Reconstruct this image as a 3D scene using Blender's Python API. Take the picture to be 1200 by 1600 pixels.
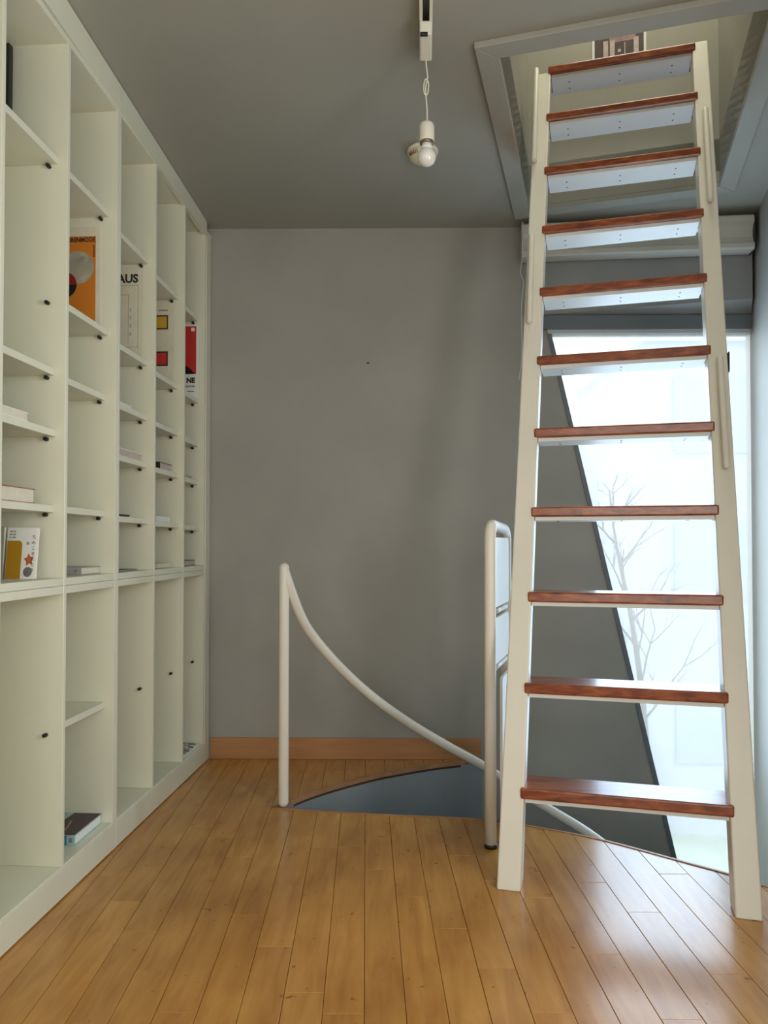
import bpy, bmesh, math, random
from mathutils import Vector, Matrix

random.seed(7)
scene = bpy.context.scene
C = scene.collection
for o in list(bpy.data.objects):
    bpy.data.objects.remove(o)

# ------------------------------------------------------------------ camera
cam_d = bpy.data.cameras.new('camera')
cam = bpy.data.objects.new('camera', cam_d)
C.objects.link(cam)
cam_d.sensor_fit = 'VERTICAL'
cam_d.sensor_height = 24.0
cam_d.lens = 24.0 * 1200 / 1600          # focal length of 1200 px on a 1600 px tall frame
cam_d.shift_y = 25 / 1600
cam_d.clip_start = 0.02
cam.location = (0, 0, 1.10)
cam.rotation_euler = (math.radians(91.2), 0, math.radians(0.7))
scene.camera = cam

# ------------------------------------------------------------------ world, lights, exposure
world = bpy.data.worlds.new('world')
scene.world = world
world.use_nodes = True
bg = world.node_tree.nodes['Background']
bg.inputs[0].default_value = (0.90, 0.95, 1.0, 1)
bg.inputs[1].default_value = 2.45

def area(name, loc, rot, sx, sy, power, col):
    l = bpy.data.lights.new(name, 'AREA')
    l.shape = 'RECTANGLE'; l.size = sx; l.size_y = sy
    l.energy = power; l.color = col
    o = bpy.data.objects.new(name, l)
    C.objects.link(o); o.location = loc; o.rotation_euler = rot
    return o
# daylight entering through the rear window, the side window, the slanted window; the loft lamp under the closed ceiling stands in for unseen daylight upstairs
area('daylight_rear', (0.05, -1.47, 1.45), (math.radians(90), 0, 0), 1.9, 1.9, 26, (1.0, 0.89, 0.70))
area('daylight_side', (1.215, 0.85, 1.45), (math.radians(90), 0, math.radians(90)), 0.70, 1.45, 30, (1.0, 0.98, 0.93))
area('daylight_stair', (1.34, 3.92, 1.05), (math.radians(-90), 0, 0), 0.62, 2.2, 20, (0.58, 0.78, 1.0))
area('daylight_loft', (1.05, 3.05, 4.60), (0, 0, math.radians(-15)), 0.7, 0.9, 18, (1.0, 0.95, 0.78))
vs = scene.view_settings
vs.view_transform = 'Standard'; vs.look = 'None'; vs.exposure = 0.10; vs.gamma = 1.0
vs.use_curve_mapping = False

# ------------------------------------------------------------------ materials
def mat(name, col, rough=0.5, var=0.0, vscale=6.0, bump=0.0, bscale=40.0, metal=0.0, coat=0.0, spec=0.5, stretch=None):
    m = bpy.data.materials.new(name); m.use_nodes = True
    nt = m.node_tree; p = nt.nodes['Principled BSDF']
    p.inputs['Base Color'].default_value = (*col, 1)
    p.inputs['Roughness'].default_value = rough
    p.inputs['Metallic'].default_value = metal
    p.inputs['Coat Weight'].default_value = coat
    p.inputs['Specular IOR Level'].default_value = spec
    tc = nt.nodes.new('ShaderNodeTexCoord')
    if var > 0:
        n = nt.nodes.new('ShaderNodeTexNoise'); n.inputs['Scale'].default_value = vscale; n.inputs['Detail'].default_value = 4
        if stretch:
            mp = nt.nodes.new('ShaderNodeMapping'); mp.inputs['Scale'].default_value = stretch
            nt.links.new(tc.outputs['Object'], mp.inputs[0]); nt.links.new(mp.outputs[0], n.inputs['Vector'])
        else:
            nt.links.new(tc.outputs['Object'], n.inputs['Vector'])
        r = nt.nodes.new('ShaderNodeValToRGB')
        r.color_ramp.elements[0].position = 0.3; r.color_ramp.elements[1].position = 0.7
        r.color_ramp.elements[0].color = (*[c * (1 - var) for c in col], 1)
        r.color_ramp.elements[1].color = (*[min(1, c * (1 + var)) for c in col], 1)
        nt.links.new(n.outputs['Fac'], r.inputs[0]); nt.links.new(r.outputs[0], p.inputs['Base Color'])
    if bump > 0:
        n2 = nt.nodes.new('ShaderNodeTexNoise'); n2.inputs['Scale'].default_value = bscale; n2.inputs['Detail'].default_value = 3
        nt.links.new(tc.outputs['Object'], n2.inputs['Vector'])
        b = nt.nodes.new('ShaderNodeBump'); b.inputs['Strength'].default_value = bump; b.inputs['Distance'].default_value = 0.01
        nt.links.new(n2.outputs['Fac'], b.inputs['Height']); nt.links.new(b.outputs[0], p.inputs['Normal'])
    return m

def wood(name, dark, mid, light, rough, scale, ring=7.0, knots=False, coat=0.0, spec=0.5):
    """long grained board, colour shifts from board to board by the object's random number"""
    m = bpy.data.materials.new(name); m.use_nodes = True
    nt = m.node_tree; p = nt.nodes['Principled BSDF']; L = nt.links
    tc = nt.nodes.new('ShaderNodeTexCoord'); oi = nt.nodes.new('ShaderNodeObjectInfo')
    mul = nt.nodes.new('ShaderNodeMath'); mul.operation = 'MULTIPLY'; mul.inputs[1].default_value = 37.0
    L.new(oi.outputs['Random'], mul.inputs[0])
    add = nt.nodes.new('ShaderNodeVectorMath'); add.operation = 'ADD'
    L.new(tc.outputs['Object'], add.inputs[0]); L.new(mul.outputs[0], add.inputs[1])
    mp = nt.nodes.new('ShaderNodeMapping'); mp.inputs['Scale'].default_value = scale
    L.new(add.outputs[0], mp.inputs[0])
    n = nt.nodes.new('ShaderNodeTexNoise'); n.inputs['Scale'].default_value = ring; n.inputs['Detail'].default_value = 5
    n.inputs['Distortion'].default_value = 0.6
    L.new(mp.outputs[0], n.inputs['Vector'])
    r = nt.nodes.new('ShaderNodeValToRGB')
    e = r.color_ramp.elements
    e[0].position = 0.28; e[0].color = (*dark, 1); e[1].position = 0.72; e[1].color = (*light, 1)
    k = e.new(0.5); k.color = (*mid, 1)
    L.new(n.outputs['Fac'], r.inputs[0])
    hs = nt.nodes.new('ShaderNodeHueSaturation')
    mr = nt.nodes.new('ShaderNodeMapRange'); mr.inputs['To Min'].default_value = 0.92; mr.inputs['To Max'].default_value = 1.06
    L.new(oi.outputs['Random'], mr.inputs[0]); L.new(mr.outputs[0], hs.inputs['Value'])
    L.new(r.outputs[0], hs.inputs['Color'])
    out = hs.outputs[0]
    if knots:
        # scattered dark specks and worn, stained patches
        v = nt.nodes.new('ShaderNodeTexNoise'); v.inputs['Scale'].default_value = 38.0; v.inputs['Detail'].default_value = 1
        L.new(add.outputs[0], v.inputs['Vector'])
        vr = nt.nodes.new('ShaderNodeValToRGB'); vr.color_ramp.elements[0].position = 0.215; vr.color_ramp.elements[1].position = 0.275
        vr.color_ramp.elements[0].color = (0.55, 0.46, 0.38, 1); vr.color_ramp.elements[1].color = (1, 1, 1, 1)
        L.new(v.outputs['Fac'], vr.inputs[0])
        w = nt.nodes.new('ShaderNodeTexNoise'); w.inputs['Scale'].default_value = 3.0; w.inputs['Detail'].default_value = 3
        L.new(tc.outputs['Object'], w.inputs['Vector'])
        wr = nt.nodes.new('ShaderNodeValToRGB'); wr.color_ramp.elements[0].position = 0.35; wr.color_ramp.elements[1].position = 0.65
        wr.color_ramp.elements[0].color = (0.84, 0.80, 0.78, 1); wr.color_ramp.elements[1].color = (1.05, 1.05, 1.05, 1)
        L.new(w.outputs['Fac'], wr.inputs[0])
        for src in (vr, wr):
            mx = nt.nodes.new('ShaderNodeMix'); mx.data_type = 'RGBA'; mx.blend_type = 'MULTIPLY'; mx.inputs['Factor'].default_value = 1.0
            L.new(out, mx.inputs['A']); L.new(src.outputs[0], mx.inputs['B']); out = mx.outputs['Result']
    L.new(out, p.inputs['Base Color'])
    p.inputs['Roughness'].default_value = rough
    p.inputs['Coat Weight'].default_value = coat; p.inputs['Coat Roughness'].default_value = 0.15
    p.inputs['Specular IOR Level'].default_value = spec
    return m

M = {}
M['wall'] = mat('grey_wall_paint', (0.36, 0.352, 0.315), 0.55, var=0.07, vscale=2.2, bump=0.04, bscale=60)
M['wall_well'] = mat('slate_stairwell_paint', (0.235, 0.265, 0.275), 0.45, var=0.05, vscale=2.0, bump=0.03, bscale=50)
M['ceiling'] = mat('grey_ceiling_paint', (0.345, 0.345, 0.295), 0.6, var=0.05, vscale=2.0, bump=0.04, bscale=50)
M['header'] = mat('grey_header_paint', (0.30, 0.31, 0.31), 0.55, var=0.05, vscale=3)
M['shaft'] = mat('olive_shaft_paint', (0.36, 0.355, 0.30), 0.6, var=0.05, vscale=2.5)
M['shelf'] = mat('ivory_laminate', (0.72, 0.725, 0.585), 0.42, var=0.02, vscale=3)
M['ladder'] = mat('cream_gloss_paint', (0.78, 0.755, 0.655), 0.38, var=0.03, vscale=5)
M['rail'] = mat('cream_rail_paint', (0.80, 0.77, 0.68), 0.35, var=0.02, vscale=5)
M['under'] = mat('white_board_paint', (0.74, 0.765, 0.74), 0.45, var=0.03, vscale=5)
M['plank'] = wood('maple_plank', (0.43, 0.19, 0.036), (0.52, 0.25, 0.052), (0.60, 0.31, 0.075), 0.27, (7.0, 0.9, 1.0), 4.0, knots=True, coat=0.25)
M['base_wood'] = wood('baseboard_wood', (0.40, 0.19, 0.07), (0.46, 0.225, 0.085), (0.50, 0.25, 0.10), 0.4, (1.0, 6.0, 12.0), 4.0)
M['rim_wood'] = wood('rim_wood', (0.30, 0.15, 0.07), (0.38, 0.19, 0.09), (0.44, 0.23, 0.11), 0.4, (4, 4, 4), 4.0)
M['tread'] = wood('red_brown_tread_wood', (0.12, 0.022, 0.008), (0.26, 0.058, 0.016), (0.42, 0.125, 0.035), 0.28, (1.6, 16.0, 16.0), 3.2, coat=0.2)
M['gap'] = mat('dark_subfloor', (0.06, 0.03, 0.015), 0.9)
M['black'] = mat('black_plastic', (0.012, 0.012, 0.012), 0.4)
M['screw'] = mat('dark_screw_head', (0.05, 0.05, 0.05), 0.5)
M['frame_dark'] = mat('slate_window_frame', (0.16, 0.18, 0.20), 0.4)
M['frame_light'] = mat('pale_window_bead', (0.55, 0.58, 0.60), 0.35)
M['blind'] = mat('ivory_blind_cassette', (0.62, 0.62, 0.56), 0.4)
M['white_plastic'] = mat('white_plastic', (0.80, 0.79, 0.68), 0.35)
M['ivory_plastic'] = mat('ivory_plastic', (0.72, 0.66, 0.45), 0.4)
M['red_slot'] = mat('dark_red_slot', (0.18, 0.02, 0.02), 0.5)
M['bulb'] = mat('opal_bulb_glass', (0.86, 0.86, 0.82), 0.12, coat=0.6)
M['brass'] = mat('metal_collar', (0.25, 0.23, 0.19), 0.35, metal=0.8)
M['cream_paper'] = mat('cream_paper', (0.70, 0.66, 0.52), 0.8, var=0.05, vscale=30)
M['page'] = mat('page_edges', (0.72, 0.67, 0.54), 0.85, var=0.10, vscale=60, stretch=(1, 1, 14))
M['white_paper'] = mat('white_paper', (0.82, 0.83, 0.80), 0.6)
M['orange'] = mat('orange_print', (0.62, 0.20, 0.015), 0.5)
M['orange_star'] = mat('orange_star_print', (0.85, 0.26, 0.08), 0.5)
M['yellow'] = mat('yellow_print', (0.80, 0.46, 0.03), 0.5)
M['mustard'] = mat('mustard_print', (0.62, 0.36, 0.03), 0.5)
M['red'] = mat('red_print', (0.56, 0.03, 0.025), 0.5)
M['ink'] = mat('black_ink', (0.02, 0.02, 0.022), 0.5)
M['grey_ink'] = mat('grey_ink', (0.22, 0.22, 0.20), 0.6)
M['maroon'] = mat('maroon_cover', (0.36, 0.06, 0.05), 0.45)
M['plum'] = mat('plum_print', (0.045, 0.012, 0.025), 0.4, var=0.5, vscale=18)
M['sky_print'] = mat('pale_blue_print', (0.30, 0.50, 0.53), 0.45, var=0.3, vscale=20)
M['blue_print'] = mat('teal_blue_print', (0.03, 0.22, 0.33), 0.45)
M['dark_cover'] = mat('black_cover', (0.025, 0.025, 0.03), 0.45)
M['grey_cover'] = mat('grey_cover', (0.36, 0.36, 0.34), 0.5)
M['navy_cover'] = mat('slate_blue_cover', (0.07, 0.11, 0.14), 0.5)
M['pink_page'] = mat('pinkish_page_edges', (0.55, 0.46, 0.40), 0.8, var=0.1, vscale=60)
M['photo_brown'] = mat('photo_brown', (0.060, 0.035, 0.035), 0.4, var=0.4, vscale=30)
M['photo_mid'] = mat('photo_mauve', (0.30, 0.20, 0.19), 0.4, var=0.3, vscale=30)
M['photo_light'] = mat('photo_light', (0.55, 0.45, 0.42), 0.4, var=0.2, vscale=40)
M['facade'] = mat('pale_facade', (0.50, 0.56, 0.66), 0.8, var=0.06, vscale=1.0)
M['facade_white'] = mat('white_facade', (0.86, 0.89, 0.90), 0.8, var=0.04, vscale=1.0)
M['facade_glass'] = mat('facade_window_glass', (0.40, 0.48, 0.62), 0.2)
M['bark'] = mat('grey_bark', (0.16, 0.15, 0.14), 0.9, var=0.2, vscale=12)
M['grass'] = mat('grass_ground', (0.42, 0.52, 0.40), 0.9, var=0.25, vscale=2)

def glass_mat(name, haze):
    m = bpy.data.materials.new(name); m.use_nodes = True
    nt = m.node_tree; L = nt.links
    nt.nodes.remove(nt.nodes['Principled BSDF'])
    out = nt.nodes['Material Output']
    tr = nt.nodes.new('ShaderNodeBsdfTransparent'); tr.inputs[0].default_value = (0.97, 0.99, 1, 1)
    tl = nt.nodes.new('ShaderNodeBsdfTranslucent'); tl.inputs[0].default_value = (0.95, 0.97, 1, 1)
    gl = nt.nodes.new('ShaderNodeBsdfGlossy'); gl.inputs['Roughness'].default_value = 0.05
    a = nt.nodes.new('ShaderNodeMixShader'); a.inputs[0].default_value = haze
    L.new(tr.outputs[0], a.inputs[1]); L.new(tl.outputs[0], a.inputs[2])
    f = nt.nodes.new('ShaderNodeFresnel'); f.inputs[0].default_value = 1.45
    b = nt.nodes.new('ShaderNodeMixShader')
    L.new(f.outputs[0], b.inputs[0]); L.new(a.outputs[0], b.inputs[1]); L.new(gl.outputs[0], b.inputs[2])
    L.new(b.outputs[0], out.inputs['Surface'])
    return m
M['glass'] = glass_mat('hazy_window_glass', 0.30)
M['clear'] = glass_mat('clear_window_glass', 0.02)

# ------------------------------------------------------------------ mesh helpers
V = Vector
def add_hexa(bm, p):
    """p: 8 corners, bottom ring of 4 then top ring of 4"""
    v = [bm.verts.new(q) for q in p]
    for f in ((3, 2, 1, 0), (4, 5, 6, 7), (0, 1, 5, 4), (1, 2, 6, 5), (2, 3, 7, 6), (3, 0, 4, 7)):
        bm.faces.new([v[i] for i in f])
    return v
def box(bm, x0, x1, y0, y1, z0, z1, T=None):
    T = T or (lambda a, b, c: V((a, b, c)))
    return add_hexa(bm, [T(x0, y0, z0), T(x1, y0, z0), T(x1, y1, z0), T(x0, y1, z0),
                         T(x0, y0, z1), T(x1, y0, z1), T(x1, y1, z1), T(x0, y1, z1)])
def prism(bm, pts, off):
    """closed polygon pts (world) extruded by vector off"""
    off = V(off)
    a = [bm.verts.new(V(p)) for p in pts]; b = [bm.verts.new(V(p) + off) for p in pts]
    bm.faces.new(a); bm.faces.new(list(reversed(b)))
    n = len(pts)
    for i in range(n):
        bm.faces.new([a[i], b[i], b[(i + 1) % n], a[(i + 1) % n]])
def smooth_path(pts, n=6):
    P = [V(p) for p in pts]; out = []
    for i in range(len(P) - 1):
        p0 = P[max(i - 1, 0)]; p1 = P[i]; p2 = P[i + 1]; p3 = P[min(i + 2, len(P) - 1)]
        for k in range(n):
            t = k / n
            out.append(0.5 * ((2 * p1) + (-p0 + p2) * t + (2 * p0 - 5 * p1 + 4 * p2 - p3) * t * t + (-p0 + 3 * p1 - 3 * p2 + p3) * t ** 3))
    out.append(P[-1]); return out
def tube(bm, pts, r, seg=14, cap=True):
    P = [V(p) for p in pts]; rings = []
    rr = r if isinstance(r, (list, tuple)) else [r] * len(P)
    t0 = (P[1] - P[0]).normalized()
    n = t0.orthogonal().normalized()
    for i, p in enumerate(P):
        t = (P[min(i + 1, len(P) - 1)] - P[max(i - 1, 0)]).normalized()
        n = (n - t * n.dot(t)).normalized(); b = t.cross(n)
        rings.append([bm.verts.new(p + (n * math.cos(a) + b * math.sin(a)) * rr[i]) for a in [2 * math.pi * k / seg for k in range(seg)]])
    for i in range(len(rings) - 1):
        for k in range(seg):
            f = bm.faces.new([rings[i][k], rings[i][(k + 1) % seg], rings[i + 1][(k + 1) % seg], rings[i + 1][k]]); f.smooth = True
    if cap:
        bm.faces.new(list(reversed(rings[0]))); bm.faces.new(rings[-1])
def round_end(p, q, r, k=5):
    """extra points and radii that round off the end q of a tube coming from p"""
    d = (V(q) - V(p)).normalized()
    return [(V(q) + d * r * math.sin(a), max(r * math.cos(a), 0.0006)) for a in [math.pi / 2 * i / k for i in range(1, k + 1)]]
def rod(bm, p, q, r, seg=12):
    a = round_end(q, p, r); b = round_end(p, q, r)
    pts = [x[0] for x in reversed(a)] + [V(p), V(q)] + [x[0] for x in b]
    rs = [x[1] for x in reversed(a)] + [r, r] + [x[1] for x in b]
    tube(bm, pts, rs, seg)
def lathe(bm, prof, center, axis_z=V((0, 0, 1)), seg=28):
    az = V(axis_z).normalized(); n = az.orthogonal().normalized(); b = az.cross(n); c = V(center)
    rings = [[bm.verts.new(c + az * z + (n * math.cos(2 * math.pi * k / seg) + b * math.sin(2 * math.pi * k / seg)) * max(r, 0.0004)) for k in range(seg)] for r, z in prof]
    for i in range(len(rings) - 1):
        for k in range(seg):
            f = bm.faces.new([rings[i][k], rings[i][(k + 1) % seg], rings[i + 1][(k + 1) % seg], rings[i + 1][k]]); f.smooth = True
    bm.faces.new(list(reversed(rings[0]))); bm.faces.new(rings[-1])
def obj(name, bm, m, parent=None, bevel=0.0, seg=2):
    bmesh.ops.recalc_face_normals(bm, faces=bm.faces)
    if bevel > 0:
        bmesh.ops.bevel(bm, geom=bm.edges[:], offset=bevel, segments=seg, affect='EDGES', profile=0.5, clamp_overlap=True)
    me = bpy.data.meshes.new(name)
    if parent is not None:
        off = V((0, 0, 0)); q = parent
        while q is not None:
            off += V(q.location); q = q.parent
        bmesh.ops.translate(bm, verts=bm.verts, vec=-off)
    bm.to_mesh(me); bm.free()
    me.materials.append(M[m] if isinstance(m, str) else m)
    o = bpy.data.objects.new(name, me); C.objects.link(o)
    if parent is not None: o.parent = parent
    return o
def B(): return bmesh.new()
def thing(name, label, cat, loc, group=None):
    o = bpy.data.objects.new(name, None); C.objects.link(o)
    o.empty_display_size = 0.05; o.location = loc
    return tag(o, label, cat, group)
def tag(o, label, cat, group=None):
    o['label'] = label; o['category'] = cat
    if group: o['group'] = group
    return o
def struct(o, label=None, cat=None):
    o['kind'] = 'structure'
    if label: o['label'] = label
    if cat: o['category'] = cat
    return o
def text_mesh(name, s, size, m, X, Y, Z, origin, parent, align='RIGHT', bold=0.0, spacing=1.0, sx=1.0):
    """flat print: text laid with its reading direction X and up direction Y at origin"""
    cu = bpy.data.curves.new(name, 'FONT'); cu.body = s; cu.size = size; cu.align_x = align
    cu.offset = bold; cu.space_character = spacing; cu.resolution_u = 3
    t = bpy.data.objects.new(name, cu); C.objects.link(t)
    bpy.context.view_layer.update()
    dg = bpy.context.evaluated_depsgraph_get()
    me = bpy.data.meshes.new_from_object(t.evaluated_get(dg))
    bpy.data.objects.remove(t)
    off = V((0, 0, 0)); q = parent
    while q is not None:
        off += V(q.location); q = q.parent
    for v in me.vertices:
        v.co = V(origin) + X * (v.co.x * sx) + Y * v.co.y + Z * 0.0 - off
    me.materials.clear(); me.materials.append(M[m])
    o = bpy.data.objects.new(name, me); C.objects.link(o); o.parent = parent
    return o

# ------------------------------------------------------------------ shared geometry of the place
YW = 3.96                                        # back wall
def zc(y): return 2.742 + 0.045 * (YW - y)       # the ceiling rises slightly towards the viewer
SX = V((0.051, 1, 0)).normalized()               # along the bookcases, away from the camera
NX = V((SX.y, -SX.x, 0))                         # out of the bookcases, into the room
P0 = V((-1.045, 2.06, 0))
def SH(s, b, z): return P0 + SX * s - NX * b + V((0, 0, z))     # s along, b behind the front, z up
A15 = math.radians(15.0)
UX = V((math.cos(A15), -math.sin(A15), 0)); UY = V((math.sin(A15), math.cos(A15), 0))
WR0 = V((1.845, YW, 0)); WRD = V((-math.sin(math.radians(14)), -math.cos(math.radians(14)), 0))
def wall_right_x(y): return 1.845 - (YW - y) * math.tan(math.radians(14))
YK = 1.50; XK = wall_right_x(YK); YR = -1.5      # kink of the right wall, rear wall

FRONT = [(-0.506, 3.216), (-0.302, 3.180), (-0.038, 3.142), (0.358, 3.093), (0.513, 3.032), (0.691, 2.941), (0.793, 2.874), (0.973, 2.720), (1.126, 2.587), (1.193, 2.507), (1.44, 2.24)]
BACK = [(-0.506, 3.216), (-0.45, 3.296), (-0.379, 3.397), (-0.276, 3.515), (-0.106, 3.671), (0.016, 3.755), (0.209, 3.866), (0.392, 3.937), (0.455, 3.96)]
FR = [p.to_2d() for p in smooth_path([(x, y, 0) for x, y in FRONT], 5)]
BK = [p.to_2d() for p in smooth_path([(x, y, 0) for x, y in BACK], 5)]
def interp(path, x):
    for a, b in zip(path, path[1:]):
        if a.x <= x <= b.x:
            t = (x - a.x) / max(b.x - a.x, 1e-6); return a.y + (b.y - a.y) * t
    return None

# ------------------------------------------------------------------ floor of planks
SLOPE = -0.0356
def front_v(u):
    y = 3.1
    for _ in range(4):
        x = u + SLOPE * (y - 1.78)
        q = interp(FR, x)
        if q is None: return (99.0 if x < FR[0].x else None)
        y = q
    return y
def back_v(u):
    y = 3.6
    for _ in range(4):
        x = u + SLOPE * (y - 1.78)
        q = interp(BK, x)
        if q is None: return (None if x < BK[0].x else 99.0)
        y = q
    return y
def col_ranges(u, split=False):
    """solid stretches of floor along v for the strip coordinate u"""
    f = front_v(u)
    if f is None: return [(YR - 0.05, 2.24)]
    if f > 90: return [(YR - 0.05, 3.216), (3.216, YW)] if split else [(YR - 0.05, YW)]
    b = back_v(u)
    r = [(YR - 0.05, f)]
    if b is not None and b < 90: r.append((b, YW))
    return r
def xv(u, v): return u + SLOPE * (v - 1.78)

bm = B()
NS = 90
us = [-1.75 + 3.75 * i / NS for i in range(NS + 1)]
def slab_piece(bm, quad, z0, z1):
    add_hexa(bm, [V((x, y, z0)) for x, y in quad] + [V((x, y, z1)) for x, y in quad])
for u0, u1 in zip(us, us[1:]):
    r0, r1 = col_ranges(u0, True), col_ranges(u1, True)
    if len(r0) != len(r1):
        lo = min((r0, r1), key=lambda r: r[0][1]); r0 = r1 = lo
    for (a0, b0), (a1, b1) in zip(r0, r1):
        slab_piece(bm, [(xv(u0, a0), a0), (xv(u1, a1), a1), (xv(u1, b1), b1), (xv(u0, b0), b0)], -0.030, -0.012)
floor = struct(obj('floor', bm, 'gap'), 'honey coloured plank floor with a curved stair opening', 'floor')

W = 0.0982; U0 = -0.951; G = 0.0011
JOINT = {0: 2.56, 1: 2.38, 2: 2.20, 3: 2.00, 4: 1.82, 5: 2.30, 6: 2.12, 7: 1.905, 8: 2.82, 9: 2.62, 10: 2.42, 11: 2.226, 12: 2.02, 13: 1.83, 14: 2.42, 15: 2.09, 16: 1.81}
rnd = random.Random(3)
NU = 5
for k in range(-6, 29):
    u0 = U0 + W * k; u1 = u0 + W
    base = JOINT.get(k, rnd.uniform(1.5, 2.4))
    cuts = [base]
    v = base
    while v < YW: v += rnd.choice((0.72, 0.80, 0.90, 0.95)); cuts.append(v)
    v = base
    while v > YR: v -= rnd.choice((0.80, 0.90, 1.0)); cuts.append(v)
    cuts.sort()
    uu = [u0 + G / 2 + (W - G) * i / (NU - 1) for i in range(NU)]
    tip = FR[0].x - SLOPE * (3.216 - 1.78)
    has_tip = u0 < tip < u1
    if has_tip: uu = sorted(uu + [tip - 0.0005, tip + 0.0005])
    rr = [col_ranges(u, has_tip) for u in uu]
    for c0, c1 in zip(cuts, cuts[1:]):
        for part in (0, 1):
            cols = []
            for u, r in zip(uu, rr):
                if part == 0: lo, hi = r[0]
                elif len(r) > 1: lo, hi = r[1]
                else: lo, hi = (0, 0)
                lo = max(lo, c0 + G * 0.8); hi = min(hi, c1 - G * 0.8, YW - 0.001)
                if hi - lo > 0.006: cols.append((u, lo, hi))
            if len(cols) < 2: continue
            if all(xv(u, hi) > wall_right_x(max(hi, YK)) + 0.05 for u, lo, hi in cols): continue
            if all(xv(u, lo) < -1.42 for u, lo, hi in cols): continue
            simple = all(abs(c[1] - cols[0][1]) < 1e-5 and abs(c[2] - cols[0][2]) < 1e-5 for c in cols) and len(cols) == NU
            if simple: cols = [cols[0], cols[-1]]
            ring = [(xv(u, lo), lo) for u, lo, hi in cols] + [(xv(u, hi), hi) for u, lo, hi in reversed(cols)]
            bm = B()
            dz = rnd.uniform(-0.0004, 0.0004)
            cx = sum(p[0] for p in ring) / len(ring); cy = sum(p[1] for p in ring) / len(ring)
            lo_r = [bm.verts.new((x, y, -0.012)) for x, y in ring]
            md_r = [bm.verts.new((x, y, -0.0012 + dz)) for x, y in ring]
            ch = 0.0009
            def inset(x, y):
                d = V((cx - x, cy - y)); d = V((math.copysign(min(ch, abs(d.x)), d.x), math.copysign(min(ch, abs(d.y)), d.y)))
                return (x + d.x, y + d.y)
            hi_r = [bm.verts.new((*inset(x, y), dz)) for x, y in ring]
            n = len(ring)
            for A_, B_ in ((lo_r, md_r), (md_r, hi_r)):
                for i in range(n):
                    bm.faces.new([A_[i], A_[(i + 1) % n], B_[(i + 1) % n], B_[i]])
            bm.faces.new(hi_r)
            obj('plank', bm, 'plank', floor)

# edging round the stair opening
def rim(path, name, label):
    bm = B(); w = 0.010; z0, z1 = -0.018, 0.003
    ring = []
    for i, p in enumerate(path):
        t = (path[min(i + 1, len(path) - 1)] - path[max(i - 1, 0)]).normalized(); n = V((-t.y, t.x))
        a = p - n * w / 2; b = p + n * w / 2
        ring.append([bm.verts.new((a.x, a.y, z0)), bm.verts.new((b.x, b.y, z0)), bm.verts.new((b.x, b.y, z1)), bm.verts.new((a.x, a.y, z1))])
    for r0, r1 in zip(ring, ring[1:]):
        for i in range(4): bm.faces.new([r0[i], r0[(i + 1) % 4], r1[(i + 1) % 4], r1[i]])
    bm.faces.new(ring[0]); bm.faces.new(list(reversed(ring[-1])))
    return struct(obj(name, bm, 'rim_wood'), label, 'trim')
rim([p for p in FR if p.x < wall_right_x(p.y) - 0.01], 'trim_1', 'thin brown wooden edging along the near side of the stair opening')
rim([p for p in BK if p.y < 3.935], 'trim_2', 'curved wooden edging along the far side of the stair opening')

# stairwell drum below the floor
bm = B()
for path in (FR, BK):
    pr = None
    for p in path:
        q = (bm.verts.new((p.x, p.y, -2.7)), bm.verts.new((p.x, p.y, -0.016)))
        if pr: bm.faces.new([pr[0], q[0], q[1], pr[1]])
        pr = q
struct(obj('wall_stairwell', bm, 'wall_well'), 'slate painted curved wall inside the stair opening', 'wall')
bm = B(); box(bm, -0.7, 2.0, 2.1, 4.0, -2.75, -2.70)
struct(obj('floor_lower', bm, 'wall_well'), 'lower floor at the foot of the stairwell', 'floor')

# ------------------------------------------------------------------ walls
ZL = -2.7
def xs(z): return 0.794 + (2.206 - z) * 0.2321       # slanted left edge of the window
bm = B(); TH = (0, 0.14, 0)
prism(bm, [(-1.75, YW, ZL), (xs(ZL) , YW, ZL), (xs(2.206), YW, 2.206), (-1.75, YW, 2.206)], TH)
prism(bm, [(-1.75, YW, 2.206), (2.0, YW, 2.206), (2.0, YW, 3.0), (-1.75, YW, 3.0)], TH)
struct(obj('wall_back', bm, 'wall'), 'grey plaster back wall with a slanted window', 'wall')

wl0 = SH(-4.0, 0.352, 0); wl1 = SH(2.2, 0.352, 0)
bm = B(); prism(bm, [(wl0.x, wl0.y, -0.2), (wl1.x, wl1.y, -0.2), (wl1.x, wl1.y, 3.1), (wl0.x, wl0.y, 3.1)], -NX * 0.12)
struct(obj('wall_left', bm, 'wall'), 'grey wall behind the bookcases', 'wall')

def WT(t, d, z): return WR0 + WRD * t + V((-WRD.y, WRD.x, 0)) * d + V((0, 0, z))   # along the wall, outwards, up
TK = (YW - YK) / math.cos(math.radians(14))
bm = B(); box(bm, -0.15, TK, 0, 0.12, ZL, 3.1, WT)
struct(obj('wall_right', bm, 'wall'), 'grey side wall beside the slanted window', 'wall')
wy0, wy1, wz0, wz1 = 0.45, 1.25, 0.65, 2.25
bm = B()
for y0, y1, z0, z1 in ((YR, wy0, -0.2, 3.1), (wy1, YK, -0.2, 3.1), (wy0, wy1, -0.2, wz0), (wy0, wy1, wz1, 3.1)):
    box(bm, XK, XK + 0.12, y0, y1, z0, z1)
struct(obj('wall_side', bm, 'wall'), 'grey side wall beside the camera with a narrow window', 'wall')
bm = B(); rx0, rx1, rz0, rz1 = -0.95, 1.05, 0.45, 2.45
for x0, x1, z0, z1 in ((-1.75, rx0, -0.2, 3.1), (rx1, 1.5, -0.2, 3.1), (rx0, rx1, -0.2, rz0), (rx0, rx1, rz1, 3.1)):
    box(bm, x0, x1, YR - 0.12, YR, z0, z1)
struct(obj('wall_rear', bm, 'wall'), 'grey rear wall with a square window', 'wall')

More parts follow.
